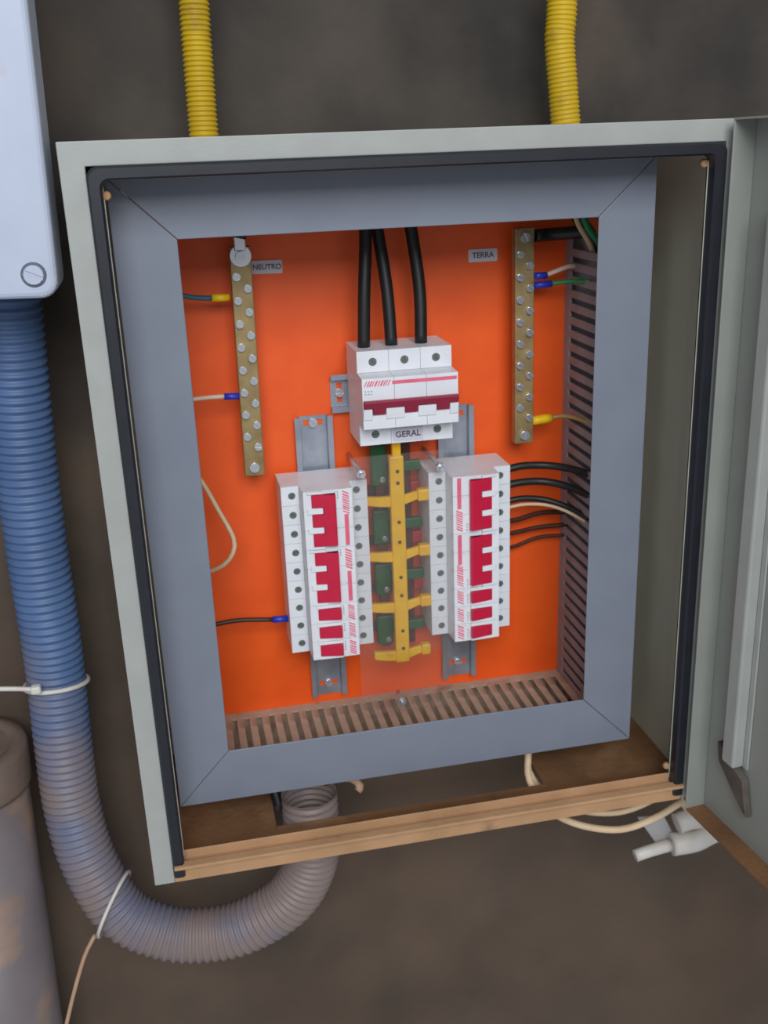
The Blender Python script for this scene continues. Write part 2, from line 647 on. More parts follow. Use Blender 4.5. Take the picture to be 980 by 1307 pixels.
# the door, folded back on its right-hand hinges
door = sub('door', box, OFF + Vector((0.246, -0.006, 0)))
door.rotation_euler = (0, 0, math.radians(-84.0))      # local +x runs out along the panel, local +y is its inner side


def dobj(name, bm, m):
    return obj(name, bm, m, door)


DW = 0.47
DZ0, DZ1 = -0.291, 0.297
RD = 0.019
bm = new()
add_box(bm, 0, DW, 0.0, 0.0015, DZ0, DZ1)                    # skin
add_box(bm, 0, 0.0016, -RD, 0.0, DZ0, DZ1, 0.0005)          # hinge-side return
add_box(bm, DW - .0015, DW, -RD, 0.0, DZ0, DZ1)
add_box(bm, 0.0016, DW - .0015, -RD, 0.0, DZ1 - .0015, DZ1)
dobj('door_panel', bm, DOORPAINT)
bm = new()
add_box(bm, 0.0018, DW - .0016, -RD, 0.0, DZ0, DZ0 + 0.0018, 0.0004)
dobj('bottom_return', bm, DUST)['label'] = 'dusty brown bottom fold of the door'
bm = new()
zb = DZ0 + 0.072
add_box(bm, 0.036, 0.052, -0.012, -0.0002, zb, DZ1 - 0.06, 0.002)
add_box(bm, 0.030, 0.036, -0.002, -0.0002, zb, DZ1 - 0.06, 0.0006)
add_box(bm, 0.052, 0.058, -0.002, -0.0002, zb, DZ1 - 0.06, 0.0006)
dobj('stiffener_rib', bm, PAINT)
bm = new()
add_prism(bm, [(0.022, zb + 0.010), (0.036, zb + 0.004), (0.060, zb - 0.008), (0.068, zb - 0.040), (0.052, zb - 0.030), (0.026, zb - 0.008)], 'y', -0.007, -0.0002, 0.001)
dobj('rib_bracket', bm, BRACK)['label'] = 'dark dusty bracket at the end of the rib'
for z in (0.22, -0.21):
    bm = new()
    add_cyl(bm, (0.003, 0.006, z - 0.02), (0.003, 0.006, z + 0.02), 0.004, n=10)
    dobj('hinge', bm, STEEL)

# ------------------------------------------------------------------ slotted wiring ducts
def finger_mesh(L, wd, th, m):
    bm = new()
    add_box(bm, -wd / 2, wd / 2, -L, 0, -th / 2, th / 2, 0.0004, 1)
    return mesh('duct_finger', bm, m)


DD = 0.080
duct = thing('wiring_duct', 'upright grey slotted wiring duct along the right side', 'wiring duct', (0.1955, PY - .0004, -0.25))
bm = new()
x0, x1 = -0.0205, 0.0135
zt = 0.4535
add_box(bm, x0, x1, -0.0018, 0, -0.012, zt)
add_box(bm, x0, x0 + .0018, -0.013, -.0018, -0.012, zt)
add_box(bm, x1 - .0018, x1, -DD, -.0018, -0.012, zt)
obj('channel', bm, DUCTM, duct)
bm = new()
add_box(bm, x0 - .0008, x1 + .0008, -DD - 0.0022, -DD - .0002, -0.012, zt - 0.012)
obj('cover', bm, DUCTM, duct)
fm = finger_mesh(DD - .0135, 0.0018, 0.0072, DUCTM)
k = 0
z = 0.002
while z < zt - 0.003:
    if not (0.155 < z < 0.157):
        obj('duct_finger', fm, None, duct, (x0 + .0009, -0.013, z))
    z += 0.0122
duct2 = thing('wiring_duct', 'level slotted wiring duct along the bottom, covered in tan dust', 'wiring duct', (0, PY - .0004, -0.2375))
bm = new()
xa, xb = -0.186, 0.1742
add_box(bm, xa, xb, -0.0018, 0, -0.034, 0)
add_box(bm, xa, xb, -0.011, -.0018, -0.0018, 0)
add_box(bm, xa, xb, -DD, -.0018, -0.034, -0.0322)
obj('channel', bm, DUCTB, duct2)
bm = new()
add_box(bm, xa, xb, -DD - .0022, -DD - .0002, -0.034, 0)
obj('cover', bm, DUCTB, duct2)
fm2 = finger_mesh(DD - .0115, 0.0070, 0.0018, DUCTB)
x = xa + 0.0035
while x < xb - 0.002:
    obj('duct_finger', fm2, None, duct2, (x, -0.011, -0.0009))
    x += 0.0122

# ------------------------------------------------------------------ DIN rails
def din_rail(label, loc, rot, length, slots):
    """Hat rail running along local z from -length/2, crosswise local x, front towards -y."""
    t = thing('mounting_rail', label, 'rail', loc, rot, None)
    h = length / 2
    bm = new()
    for s in (-1, 1):
        a, b2 = sorted((s * 0.0125, s * 0.0175))
        add_box(bm, a, b2, -0.0075, -0.0065, -h, h)
        a, b2 = sorted((s * 0.0125, s * 0.0135))
        add_box(bm, a, b2, -0.0065, 0, -h, h)
    # web with crosswise slots
    edges = [-h]
    for s in sorted(slots):
        edges += [s - 0.0025, s + 0.0025]
    edges.append(h)
    for i in range(0, len(edges), 2):
        add_box(bm, -0.0125, 0.0125, -0.001, 0, edges[i], edges[i + 1])
    for s in slots:
        add_box(bm, -0.0125, -0.009, -0.001, 0, s - 0.0025, s + 0.0025)
        add_box(bm, 0.009, 0.0125, -0.001, 0, s - 0.0025, s + 0.0025)
    obj('rail_strip', bm, GALV, t)
    for s in slots:
        obj('screw', screw_mesh(0.0042, 0.003, STEEL), None, t, (0, -0.001, s), (0, random.uniform(0, 3), 0))
    return t


din_rail('zinc rail standing behind the left column of breakers', (-0.067, PY, -0.0855), (0, 0, 0), 0.287, (0.137, -0.131))
din_rail('zinc rail standing behind the right column of breakers', (0.067, PY, -0.0855), (0, 0, 0), 0.284, (0.134, -0.127))
din_rail('short level zinc rail behind the big main breaker', (0.0, PY, 0.0775), (0, PI / 2, 0), 0.0985, (-0.041,))

# ------------------------------------------------------------------ circuit breakers
def breaker(label, loc, rot, n, pw, H, hc, dt, dc, red, redmat, bar, tog, tw, stripe, hole_r, group=None, mid_cover=False, screw_in=0.0095, stripe_from=0.42):
    t = thing('circuit_breaker', label, 'circuit breaker', loc, rot, group)
    W = n * pw
    hd = 0.0026                                   # depth of the screw wells
    zs = H - screw_in
    for i in range(n):
        cx = -W / 2 + (i + 0.5) * pw
        a, b2 = cx - pw / 2 + 0.00015, cx + pw / 2 - 0.00015
        bm = new()
        add_prism(bm, [(-0.001, -H), (-0.001, H), (-dt + hd, H), (-dt + hd, hc + .001), (-dc, hc), (-dc, -hc), (-dt + hd, -hc - .001), (-dt + hd, -H)], 'x', a, b2)
        obj('housing', bm, WHITEP, t)
        for s in (1, -1):
            bm = new()
            z0, z1 = sorted((s * (hc + 0.0012), s * H))
            add_holed(bm, a, b2, z0, z1, -dt, -dt + hd - .00002, cx, s * zs, hole_r)
            obj('terminal_cover', bm, WHITEP, t)
            obj('terminal_screw', screw_mesh(hole_r * 0.94, 0.0025, SCREWD), None, t, (cx, -dt + hd, s * zs), (0, random.uniform(0, 3.1), 0))
    # toggle levers joined by a tie bar
    z0, z1 = red
    bm = new()
    for i in range(n):
        cx = -W / 2 + (i + 0.5) * pw
        add_prism(bm, [(-dc - 0.0002, z0), (-dc - 0.0016, z0), (-dc - 0.0052, z1 - 0.001), (-dc - 0.0046, z1), (-dc - 0.0002, z1)], 'x', cx - tw / 2, cx + tw / 2, 0.0004)
    if bar and n > 1:
        zb0 = bar
        yb = -dc - 0.0016 - (0.0036) * (zb0 - z0) / (z1 - .001 - z0)
        inset = 0.0006 if tog else (pw - tw) / 2
        add_prism(bm, [(-dc - 0.0002, zb0), (yb, zb0), (-dc - 0.0053, z1 - 0.001), (-dc - 0.0046, z1 + .0002), (-dc - 0.0002, z1 + .0002)], 'x', -W / 2 + inset, W / 2 - inset, 0.0004)
    o = obj('toggle', bm, redmat, t)
    # white tabs between the levers
    bm = new()
    if n > 1:
        for i in range(n + 1):
            xa = -W / 2 + i * pw - (pw - tw) / 2 + 0.0004
            xb = -W / 2 + i * pw + (pw - tw) / 2 - 0.0004
            xa, xb = max(xa, -W / 2 + .0003), min(xb, W / 2 - .0003)
            zt_ = (bar or z1) - 0.0005
            add_prism(bm, [(-dc - 0.0001, z0 - 0.004), (-dc - 0.0012, z0 - 0.004), (-dc - 0.0026, zt_), (-dc - 0.0001, zt_)], 'x', xa, xb, 0.0003)
    else:
        for s in (-1, 1):
            xa, xb = sorted((s * (tw / 2 + .0004), s * (pw / 2 - .0003)))
            add_prism(bm, [(-dc - 0.0001, z0 - 0.002), (-dc - 0.001, z0 - 0.002), (-dc - 0.0022, z1), (-dc - 0.0001, z1)], 'x', xa, xb, 0.0003)
    obj('lever_guard', bm, WHITEP, t)
    # red stripe and slanted print beside it
    z0, z1 = stripe
    bm = new()
    px_ = -W / 2 + 0.0016
    end = -W / 2 + (W * stripe_from if n > 1 else W * 0.92)
    while px_ < end - 0.002:
        s = (z1 - z0) * 0.5
        wv = random.choice((0.0009, 0.0012, 0.0015))
        add_prism(bm, [(px_, z0), (px_ + wv, z0), (px_ + wv + s, z1), (px_ + s, z1)], 'y', -dc - 0.00025, -dc + 0.0002)
        px_ += wv + random.choice((0.0008, 0.001, 0.0013))
    p = obj('print', bm, PINK, t)
    p['label'] = 'slanted red print'
    if n > 1:
        bm = new()
        m_ = (z1 - z0) * 0.18
        add_box(bm, end + 0.001, W / 2 - 0.0012, -dc - 0.0003, -dc + .0002, z0 + m_, z1 - m_)
        obj('stripe', bm, PINK, t)['label'] = 'pinkish red stripe'
    bm = new()
    zc = z0 - 0.0035
    for r_ in range(2):
        xx = -W / 2 + 0.002
        for q in range(3 if n > 1 else 4):
            wv = random.uniform(0.001, 0.0024)
            add_box(bm, xx, xx + wv, -dc - 0.0002, -dc + .0002, zc - 0.0011 - r_ * .0024, zc - r_ * .0024)
            xx += wv + 0.0009
    obj('rating_print', bm, GREYPRINT, t)
    return t


# main breaker, screws up
main = breaker('large white three-pole main breaker with shade-darkened red toggle under black cables', (0.0075, PY - .0075, 0.0829), (0, 0, 0), 3, 0.0278, 0.0413, 0.0218, 0.0525, 0.0725,
               (-0.0095, 0.0030), SHADEDT, -0.0035, True, 0.0112, (0.0150, 0.0196), 0.0036, stripe_from=0.30)
MD = dict(pw=0.018, H=0.0385, hc=0.0215, dt=0.0435, dc=0.0635)
ZC = 0.0083


def mini(label, side, first, n, group=None):
    x = -0.067 if side == 'l' else 0.067
    z = ZC - (first + n / 2) * 0.018
    # the red levers point away from the bus bars on both sides
    return breaker(label, (x, PY - .0075, z), (0, PI / 2 if side == 'l' else -PI / 2, 0), n, MD['pw'], MD['H'], MD['hc'], MD['dt'], MD['dc'],
                   (-0.0145, 0.0062), REDT, -0.0045, False, 0.0118 if n > 1 else 0.0108, (0.0128, 0.0186), 0.0033, group)


mini('white three-pole breaker at the top of the left column', 'l', 0, 3, 'three-pole breakers of the two columns')
mini('white three-pole breaker second from the top of the left column', 'l', 3, 3, 'three-pole breakers of the two columns')
mini('white single-pole breaker, uppermost of three small ones in the left column', 'l', 6, 1, 'single-pole breakers of the two columns')
mini('white single-pole breaker, middle of three small ones in the left column', 'l', 7, 1, 'single-pole breakers of the two columns')
mini('white single-pole breaker at the foot of the left column', 'l', 8, 1, 'single-pole breakers of the two columns')
mini('white three-pole breaker at the top of the right column', 'r', 0, 3, 'three-pole breakers of the two columns')
mini('white three-pole breaker second from the top of the right column', 'r', 3, 3, 'three-pole breakers of the two columns')
mini('white single-pole breaker, uppermost of three small ones in the right column', 'r', 6, 1, 'single-pole breakers of the two columns')
mini('white single-pole breaker, middle of three small ones in the right column', 'r', 7, 1, 'single-pole breakers of the two columns')
mini('white single-pole breaker at the foot of the right column', 'r', 8, 1, 'single-pole breakers of the two columns')

# ------------------------------------------------------------------ name labels
def sticker(label, loc, w, h, word, size, tilt=0.0):
    t = thing('name_label', label, 'label', loc, (0, tilt, 0), 'white name labels')
    bm = new()
    add_prism(bm, rrect(-w / 2, w / 2, -h / 2, h / 2, 0.001, 3), 'y', -0.0008, 0)
    obj('plate', bm, STICKER, t)
    add_text('lettering', word, t, (0, -0.0009, 0), size, INK)
    return t


sticker('small white name label beside the top of the left terminal bar', (-0.0985, PY, 0.1926), 0.0265, 0.0112, 'NEUTRO', 0.0062, 0.02)
sticker('small white name label left of the right terminal bar', (0.0960, PY, 0.1918), 0.027, 0.0112, 'TERRA', 0.0068)
sticker('small white name label stuck on the main breaker below its toggle', (0.0085, PY - .0075 - .0526, 0.0492), 0.0268, 0.0112, 'GERAL', 0.0076, -0.01)

# ------------------------------------------------------------------ terminal bars
def terminal_bar(label, loc, tilt, L, heads, top_lug):
    t = thing('terminal_bar', label, 'terminal bar', loc, (0, tilt, 0), 'brass terminal bars')
    bm = new()
    add_box(bm, -0.0088, 0.0088, -0.010, 0, -L / 2, L / 2, 0.0007)
    obj('bar', bm, BRASS, t)
    for z in (L / 2 - 0.022, -L / 2 + 0.022):
        bm = new()
        add_cyl(bm, (0.0025, 0.0002, z), (0.0025, 0.0216, z), 0.0038, n=12)
        obj('insulator', bm, BROWNC, t)
    for hx, hz in heads:
        obj('screw', screw_mesh(0.0034, 0.0032, STEEL), None, t, (hx, -0.010, hz), (0, 0.7 + random.uniform(-0.5, 0.5), 0))
    for z in (L / 2 - 0.008, -L / 2 + 0.008):
        obj('fixing_screw', screw_mesh(0.0044, 0.0038, STEEL), None, t, (0, -0.010 - (0.0026 if top_lug and z > 0 else 0), z), (0, random.uniform(0, 2), 0))
    return t


heads = [(0.0044 if k % 2 else -0.0044, 0.0745 - k * 0.0098) for k in range(16)]
BL = terminal_bar('brass terminal bar with two rows of screws on the left', (-0.1240, 0.158, 0.1145), 0.0135, 0.198, heads, True)
BR = terminal_bar('brass terminal bar with two rows of screws on the right', (0.1250, 0.158, 0.1190), -0.005, 0.194, heads, False)

# ------------------------------------------------------------------ cables
def cable(name, label, pts, r, m, group=None, ferrule=None, lug=False):
    """A wire; ferrule = (material, p0, p1, radius) closes its end."""
    if ferrule or lug:
        t = thing(name, label, 'wire' if r < 0.003 else 'cable', pts[0], (0, 0, 0), group)
        o = Vector(pts[0])
        bm = new()
        add_tube(bm, [Vector(p) - o for p in pts], r, 10)
        obj('conductor', bm, m, t)
        if ferrule:
            fm_, p0, p1, fr = ferrule
            bm = new()
            add_tube(bm, [Vector(p0) - o, Vector(p1) - o], fr, 10)
            obj('ferrule', bm, fm_, t)
        if lug:
            bm = new()
            lx, ly, lz = Vector(lug) - o
            add_cyl(bm, (lx, ly, lz), (lx, ly - 0.0024, lz), 0.0088, n=18)
            add_box(bm, lx - 0.005, lx + 0.005, ly - 0.003, ly + .0004, lz + 0.004, lz + 0.016, 0.001)
            obj('lug', bm, STEEL, t)['label'] = 'round silver cable lug'
        return t
    bm = new()
    o = Vector(pts[0])
    add_tube(bm, [Vector(p) - o for p in pts], r, 10)
    return tag(obj(name, bm, m, None, pts[0]), label, 'wire' if r < 0.003 else 'cable', group)


fg = 'black feeder cables of the main breaker'
cable('feeder_cable', 'thick black cable dropping to the left pole of the main breaker', [(-0.0185, 0.150, 0.262), (-0.0165, 0.148, 0.222), (-0.021, 0.142, 0.170), (-0.0235, 0.141, 0.124)], 0.0056, BLACKC, fg)
cable('feeder_cable', 'thick black cable dropping to the middle pole of the main breaker', [(-0.012, 0.158, 0.262), (-0.005, 0.156, 0.222), (0.000, 0.147, 0.170), (0.001, 0.141, 0.124)], 0.0056, BLACKC, fg)
cable('feeder_cable', 'thick black cable dropping to the right pole of the main breaker', [(0.018, 0.154, 0.262), (0.0238, 0.153, 0.222), (0.0285, 0.146, 0.170), (0.0275, 0.141, 0.124)], 0.0056, BLACKC, fg)
cable('bar_cable', 'black cable lugged to the top of the left terminal bar', [(-0.1225, 0.1470, 0.220), (-0.119, 0.148, 0.232), (-0.110, 0.150, 0.252), (-0.095, 0.155, 0.264)], 0.0056, BLACKC, None, None, (-0.1227, 0.1478, 0.2060))
cable('bar_cable', 'black cable running from the right terminal bar into the duct', [(0.1345, 0.1535, 0.2085), (0.150, 0.158, 0.2085), (0.165, 0.150, 0.2095), (0.1815, 0.140, 0.2110)], 0.0056, BLACKC)

cable('bar_wire', 'teal wire with a yellow end at the left terminal bar', [(-0.190, 0.146, 0.186), (-0.172, 0.147, 0.1765), (-0.158, 0.150, 0.1735), (-0.1475, 0.152, 0.1725)], 0.0022, TEALC, None,
      (YELF, (-0.1490, 0.152, 0.1726), (-0.1345, 0.153, 0.1722), 0.0034))
cable('bar_wire', 'pale wire with a blue end at the left terminal bar', [(-0.190, 0.148, 0.088), (-0.172, 0.150, 0.0885), (-0.158, 0.152, 0.0885), (-0.1445, 0.153, 0.0880)], 0.0020, WHITEC, None,
      (BLUEF, (-0.1460, 0.153, 0.0880), (-0.1325, 0.153, 0.0872), 0.0029))
cable('bar_wire', 'cream wire with a blue end near the top of the right terminal bar', [(0.1775, 0.158, 0.1795), (0.165, 0.150, 0.1805), (0.152, 0.150, 0.1765), (0.1435, 0.152, 0.1735)], 0.0021, WHITEC, None,
      (BLUEF, (0.1455, 0.151, 0.1740), (0.1340, 0.1475, 0.1745), 0.0031))
cable('bar_wire', 'green wire with a blue end near the top of the right terminal bar', [(0.1785, 0.128, 0.1690), (0.168, 0.144, 0.1685), (0.158, 0.150, 0.1672), (0.150, 0.153, 0.1662)], 0.0020, GREENC, None,
      (BLUEF, (0.1515, 0.153, 0.1662), (0.1345, 0.153, 0.1653), 0.0030))
cable('bar_wire', 'olive wire with a fat yellow end low on the right terminal bar', [(0.1785, 0.112, 0.0435), (0.171, 0.135, 0.0450), (0.163, 0.150, 0.0445), (0.152, 0.153, 0.0425)], 0.0018, OLIVEC, None,
      (YELF, (0.1530, 0.153, 0.0428), (0.1345, 0.153, 0.0413), 0.0044))
cable('loose_wire', 'cream wire looping out from the left edge of the inner frame', [(-0.190, 0.140, 0.040), (-0.174, 0.140, 0.020), (-0.160, 0.134, -0.010), (-0.1500, 0.130, -0.034), (-0.1515, 0.130, -0.048), (-0.160, 0.134, -0.060), (-0.176, 0.142, -0.069), (-0.190, 0.145, -0.070)], 0.0021, BEIGEC)
cable('breaker_wire', 'dark brown wire with a blue end at the left side of the left breaker column', [(-0.190, 0.150, -0.1265), (-0.170, 0.150, -0.1245), (-0.150, 0.151, -0.1240), (-0.1190, 0.151, -0.1275)], 0.0022, BROWNC, None,
      (BLUEF, (-0.1200, 0.151, -0.1275), (-0.1055, 0.151, -0.1283), 0.0032))
wg = 'dark wires from the right breaker column to the duct'
cable('breaker_cable', 'topmost thick dark cable from the right breaker column to the duct', [(0.1055, 0.150, -0.0035), (0.122, 0.150, -0.0005), (0.145, 0.149, -0.0015), (0.165, 0.135, -0.0025), (0.180, 0.110, -0.0040)], 0.0036, BLACKC, wg)
cable('breaker_cable', 'second thick dark cable from the right breaker column to the duct', [(0.1055, 0.150, -0.0190), (0.122, 0.150, -0.0165), (0.145, 0.149, -0.0175), (0.165, 0.135, -0.0205), (0.180, 0.110, -0.0250)], 0.0036, BLACKC, wg)
cable('breaker_cable', 'third dark cable from the right breaker column, running above a white wire', [(0.1055, 0.151, -0.0355), (0.122, 0.151, -0.0330), (0.145, 0.149, -0.0355), (0.165, 0.137, -0.0415), (0.180, 0.116, -0.0480)], 0.0030, BLACKC, wg)
cable('breaker_wire', 'thin white wire from the right breaker column to the duct', [(0.1055, 0.147, -0.0405), (0.122, 0.146, -0.0375), (0.145, 0.143, -0.0390), (0.162, 0.132, -0.0435), (0.178, 0.116, -0.0520)], 0.0016, BEIGEC)
cable('breaker_wire', 'dark brown wire from the right breaker column, just below the white wire', [(0.1055, 0.160, -0.0580), (0.125, 0.164, -0.0590), (0.150, 0.168, -0.0560), (0.178, 0.166, -0.0575)], 0.0024, BROWNC, wg)
cable('breaker_wire', 'brown wire from the right breaker column, second below the white wire', [(0.1055, 0.165, -0.0740), (0.125, 0.169, -0.0740), (0.150, 0.171, -0.0720), (0.178, 0.168, -0.0715)], 0.0022, BROWNC, wg)
cable('breaker_wire', 'brown wire from the right breaker column, lowest of the bundle', [(0.1055, 0.165, -0.0890), (0.125, 0.170, -0.0890), (0.150, 0.172, -0.0830), (0.178, 0.168, -0.0825)], 0.0018, BROWNC, wg)
cable('duct_wire', 'cream wire dropping into the top of the right duct', [(0.158, 0.132, 0.246), (0.1655, 0.132, 0.2215), (0.1715, 0.132, 0.2110), (0.1785, 0.132, 0.2000), (0.184, 0.132, 0.186)], 0.0024, BEIGEC)
cable('duct_wire', 'dark green wire dropping into the top of the right duct, right of a cream one', [(0.164, 0.126, 0.246), (0.1705, 0.126, 0.2210), (0.1770, 0.126, 0.2105), (0.1850, 0.126, 0.2000), (0.192, 0.126, 0.184)], 0.0030, GREENC)
cable('duct_cable', 'black cable behind the green wire at the top of the right duct', [(0.160, 0.160, 0.250), (0.172, 0.156, 0.228), (0.184, 0.152, 0.210), (0.196, 0.148, 0.190)], 0.0060, BLACKC)

# ------------------------------------------------------------------ bus bars
bus = thing('bus_bar', 'yellow insulated comb bus bar hanging below the main breaker', 'bus bar', (0, 0.131, 0.036))
bm = new()
add_box(bm, -0.0066, 0.0066, 0, 0.008, -0.2155, -0.010, 0.0014)
add_box(bm, -0.0035, 0.0045, 0.001, 0.007, -0.012, 0.006, 0.001)
obj('spine', bm, YELLOW, bus)
fz = (-0.0525, -0.1065, -0.1580, -0.2085)
for k, z in enumerate(fz):
    bm = new()
    xe = -0.0315 if k < 3 else -0.0275
    add_prism(bm, [(-0.0060, z - 0.0055), (-0.0060, z + 0.0045), (-0.016, z + 0.0048), (xe, z + 0.0065), (xe, z - 0.0015), (-0.016, z - 0.0045)], 'y', 0.0012, 0.0066, 0.0008)
    obj('finger', bm, YELLOW, bus)
    bm = new()
    add_prism(bm, [(0.0060, z - 0.0050), (0.0060, z + 0.0045), (0.018, z + 0.007), (0.0235, z + 0.008), (0.0235, z + 0.000), (0.018, z - 0.001)], 'y', 0.0022, 0.0066, 0.0008)
    obj('finger', bm, YELLOW, bus)
    bm = new()
    add_box(bm, 0.0185, 0.0275 if k == 3 else 0.0305, -0.0006, 0.0078, z - 0.0020, z + 0.0092, 0.0018)
    obj('end_sleeve', bm, YELLOW, bus)
dm = None
for z in (-0.024, -0.035, -0.0725, -0.0920, -0.127, -0.1455, -0.182, -0.2005):
    if dm is None:
        bm = new()
        add_cyl(bm, (0, 0, 0), (0, -0.0006, 0), 0.0017, n=10)
        dm = mesh('rivet', bm, DARKDOT)
    obj('rivet', dm, None, bus, (0.0004, 0.0, z))

grn = thing('bus_bar', 'green sleeved bus bar behind the yellow one', 'bus bar', (-0.0105, 0.156, 0.034))
bm = new()
add_box(bm, -0.0045, 0.0045, 0.001, 0.006, -0.207, 0.004, 0.0008)
obj('spine', bm, MAROON, grn)
for z0, z1 in ((-0.042, -0.002), (-0.100, -0.066), (-0.152, -0.120), (-0.205, -0.174)):
    bm = new()
    add_box(bm, -0.0085, 0.0070, -0.001, 0.008, z0, z1, 0.0018)
    obj('sleeve', bm, GREENI, grn)
    obj('screw', screw_mesh(0.0026, 0.002, STEEL), None, grn, (0.0018, -0.001, z0 + 0.006), (0, 0.6, 0))
    bm = new()
    zz = z0 + 0.0195 - (0.002 if z0 > -0.05 else 0)
    add_box(bm, 0.0068, 0.0375, -0.003, 0.003, zz - 0.0050, zz + 0.0045, 0.0008)
    obj('finger', bm, GREENI, grn)
redb = thing('bus_bar', 'red and maroon bus bar deepest behind the yellow one', 'bus bar', (0.012, 0.164, 0.034))
bm = new()
add_box(bm, -0.0060, 0.0080, 0.0, 0.006, -0.210, -0.004, 0.0008)
obj('spine', bm, MAROON, redb)
for z in (-0.048, -0.098, -0.146, -0.188):
    bm = new()
    add_box(bm, 0.0070, 0.0175, -0.004, 0.003, z - 0.0055, z + 0.0055, 0.0008)
    obj('finger', bm, REDI, redb)
    bm = new()
    add_box(bm, -0.0330, -0.0050, 0.001, 0.005, z - 0.006, z + 0.004, 0.0008)
    obj('crossbar', bm, MAROON, redb)

# clear cover over the bus bars, on three studs
cov = thing('clear_cover', 'clear hazy plastic sheet in front of the bus bars', 'cover', (0, 0.118, -0.23))
bm = new()
add_box(bm, -0.0440, 0.0442, 0, 0.0018, 0.006, 0.262)
obj('sheet', bm, ACRYLIC, cov)
for x, z in ((-0.0355, 0.2480), (0.0362, 0.2470)):
    bm = new()
    add_cyl(bm, (x, 0.0615, z), (x, 0.002, z), 0.0022, n=10)
    add_cyl(bm, (x, 0.0, z), (x, -0.010, z), 0.0022, n=10)
    add_cyl(bm, (x, 0.0, z), (x, -0.004, z), 0.0042, n=6)
    obj('stud', bm, STEEL, cov)
bm = new()
x, z = -0.0055, 0.0165
add_cyl(bm, (x, 0.0018, z), (x, -0.002, z), 0.0040, n=12)
add_cyl(bm, (x, -0.002, z), (x, -0.006, z), 0.0026, 0.0018, n=10)
add_cyl(bm, (x, 0.0018, z), (x, 0.0185, z), 0.0020, n=8)
obj('stud', bm, STEEL, cov)

# ------------------------------------------------------------------ junction box, upper left
jb = thing('junction_box', 'pale blue-grey plastic junction box left of the open enclosure', 'junction box', (-0.259, 0.203, 0.1945), (0, 0.030, 0))
bm = new()
add_prism(bm, rrect(-0.242, -0.012, 0.004, 0.332, 0.010), 'y', -0.118, -0.0005, 0.002, 2)
obj('body', bm, JBODY, jb)
bm = new()
add_prism(bm, rrect(-0.250, 0.0, 0.0, 0.339, 0.012), 'y', -0.173, -0.1182, 0.0042, 3)
obj('lid', bm, JBOX, jb)
for sx in (-0.0155, -0.2345):
    for sz in (0.0165, 0.3235):
        bm = new()
        add_cyl(bm, (sx, -0.1725, sz), (sx, -0.1737, sz), 0.0092, 0.0080, n=22)
        r = obj('screw_seat', bm, SEAT, jb)
        obj('lid_screw', screw_mesh(0.0068, 0.0022, JBOX), None, jb, (sx, -0.1736, sz), (0, 0.4, 0))

# ------------------------------------------------------------------ conduits
def corrugated(name, label, pts, r, depth, pitch, m, n=24, extra=None):
    o = Vector((0, 0, 0))
    st = pitch / 6.0
    ph = (0.0, 0.0, -0.5, -1.0, -1.0, -0.5)
    bm = new()
    add_tube(bm, pts, r, n, 0.004, False, (lambda i: r + depth * ph[i % 6], st))
    ob = obj(name, bm, m)
    return tag(ob, label, 'conduit')


corrugated('corrugated_conduit', 'thick blue corrugated hose bending from the junction box up into the enclosure', [
    (-0.3084, 0.140, 0.1990), (-0.3098, 0.140, 0.172), (-0.3160, 0.148, 0.067), (-0.3190, 0.150, -0.032), (-0.3190, 0.150, -0.1075), (-0.3200, 0.150, -0.155),
    (-0.3223, 0.145, -0.225), (-0.3225, 0.140, -0.292), (-0.3129, 0.130, -0.350), (-0.2900, 0.120, -0.402), (-0.2515, 0.112, -0.428), (-0.2109, 0.106, -0.4345), (-0.1708, 0.100, -0.4265),
    (-0.1280, 0.094, -0.398), (-0.1060, 0.088, -0.352), (-0.1040, 0.083, -0.300), (-0.1040, 0.083, -0.274)], 0.0262, 0.0022, 0.0072, BLUEC)
corrugated('corrugated_conduit', 'yellow corrugated conduit rising from the enclosure top at left', [(-0.1437, 0.150, 0.2972), (-0.1430, 0.150, 0.36), (-0.1420, 0.150, 0.42), (-0.141, 0.150, 0.56)], 0.0120, 0.0013, 0.0036, YCOND, 20)
yc = corrugated('corrugated_conduit', 'yellow corrugated conduit rising from the enclosure top at right, beside the open door', [(0.1610, 0.150, 0.2972), (0.1575, 0.150, 0.330), (0.1540, 0.150, 0.365), (0.1555, 0.150, 0.400), (0.156, 0.150, 0.56)], 0.0128, 0.0010, 0.0036, YCOND, 20)

# grey upright pipe with a cap, lower left
pipe = thing('drain_pipe', 'grey dusty upright pipe with a cap at the lower left', 'pipe', (-0.411, 0.142, -0.212), (0, 0.030, 0))
bm = new()
add_cyl(bm, (0, 0, -0.02), (0, 0, -0.95), 0.0545, n=40)
obj('tube', bm, PVC, pipe)
bm = new()
N = 40
prof = [(0.0575, -0.040), (0.0585, -0.036), (0.0585, -0.004), (0.0565, 0.0), (0.0440, 0.0005), (0.0425, -0.003), (0.0, -0.003)]
rows = []
for r_, z_ in prof[:-1]:
    rows.append([bm.verts.new((r_ * math.cos(2 * PI * k / N), r_ * math.sin(2 * PI * k / N), z_)) for k in range(N)])
for R0, R1 in zip(rows, rows[1:]):
    for k in range(N):
        f = bm.faces.new((R0[k], R0[(k + 1) % N], R1[(k + 1) % N], R1[k]))
        f.smooth = True
bm.faces.new(rows[-1])
bm.faces.new(rows[0][::-1])
obj('cap', bm, CAPM, pipe)['label'] = 'dusty brown pipe cap'

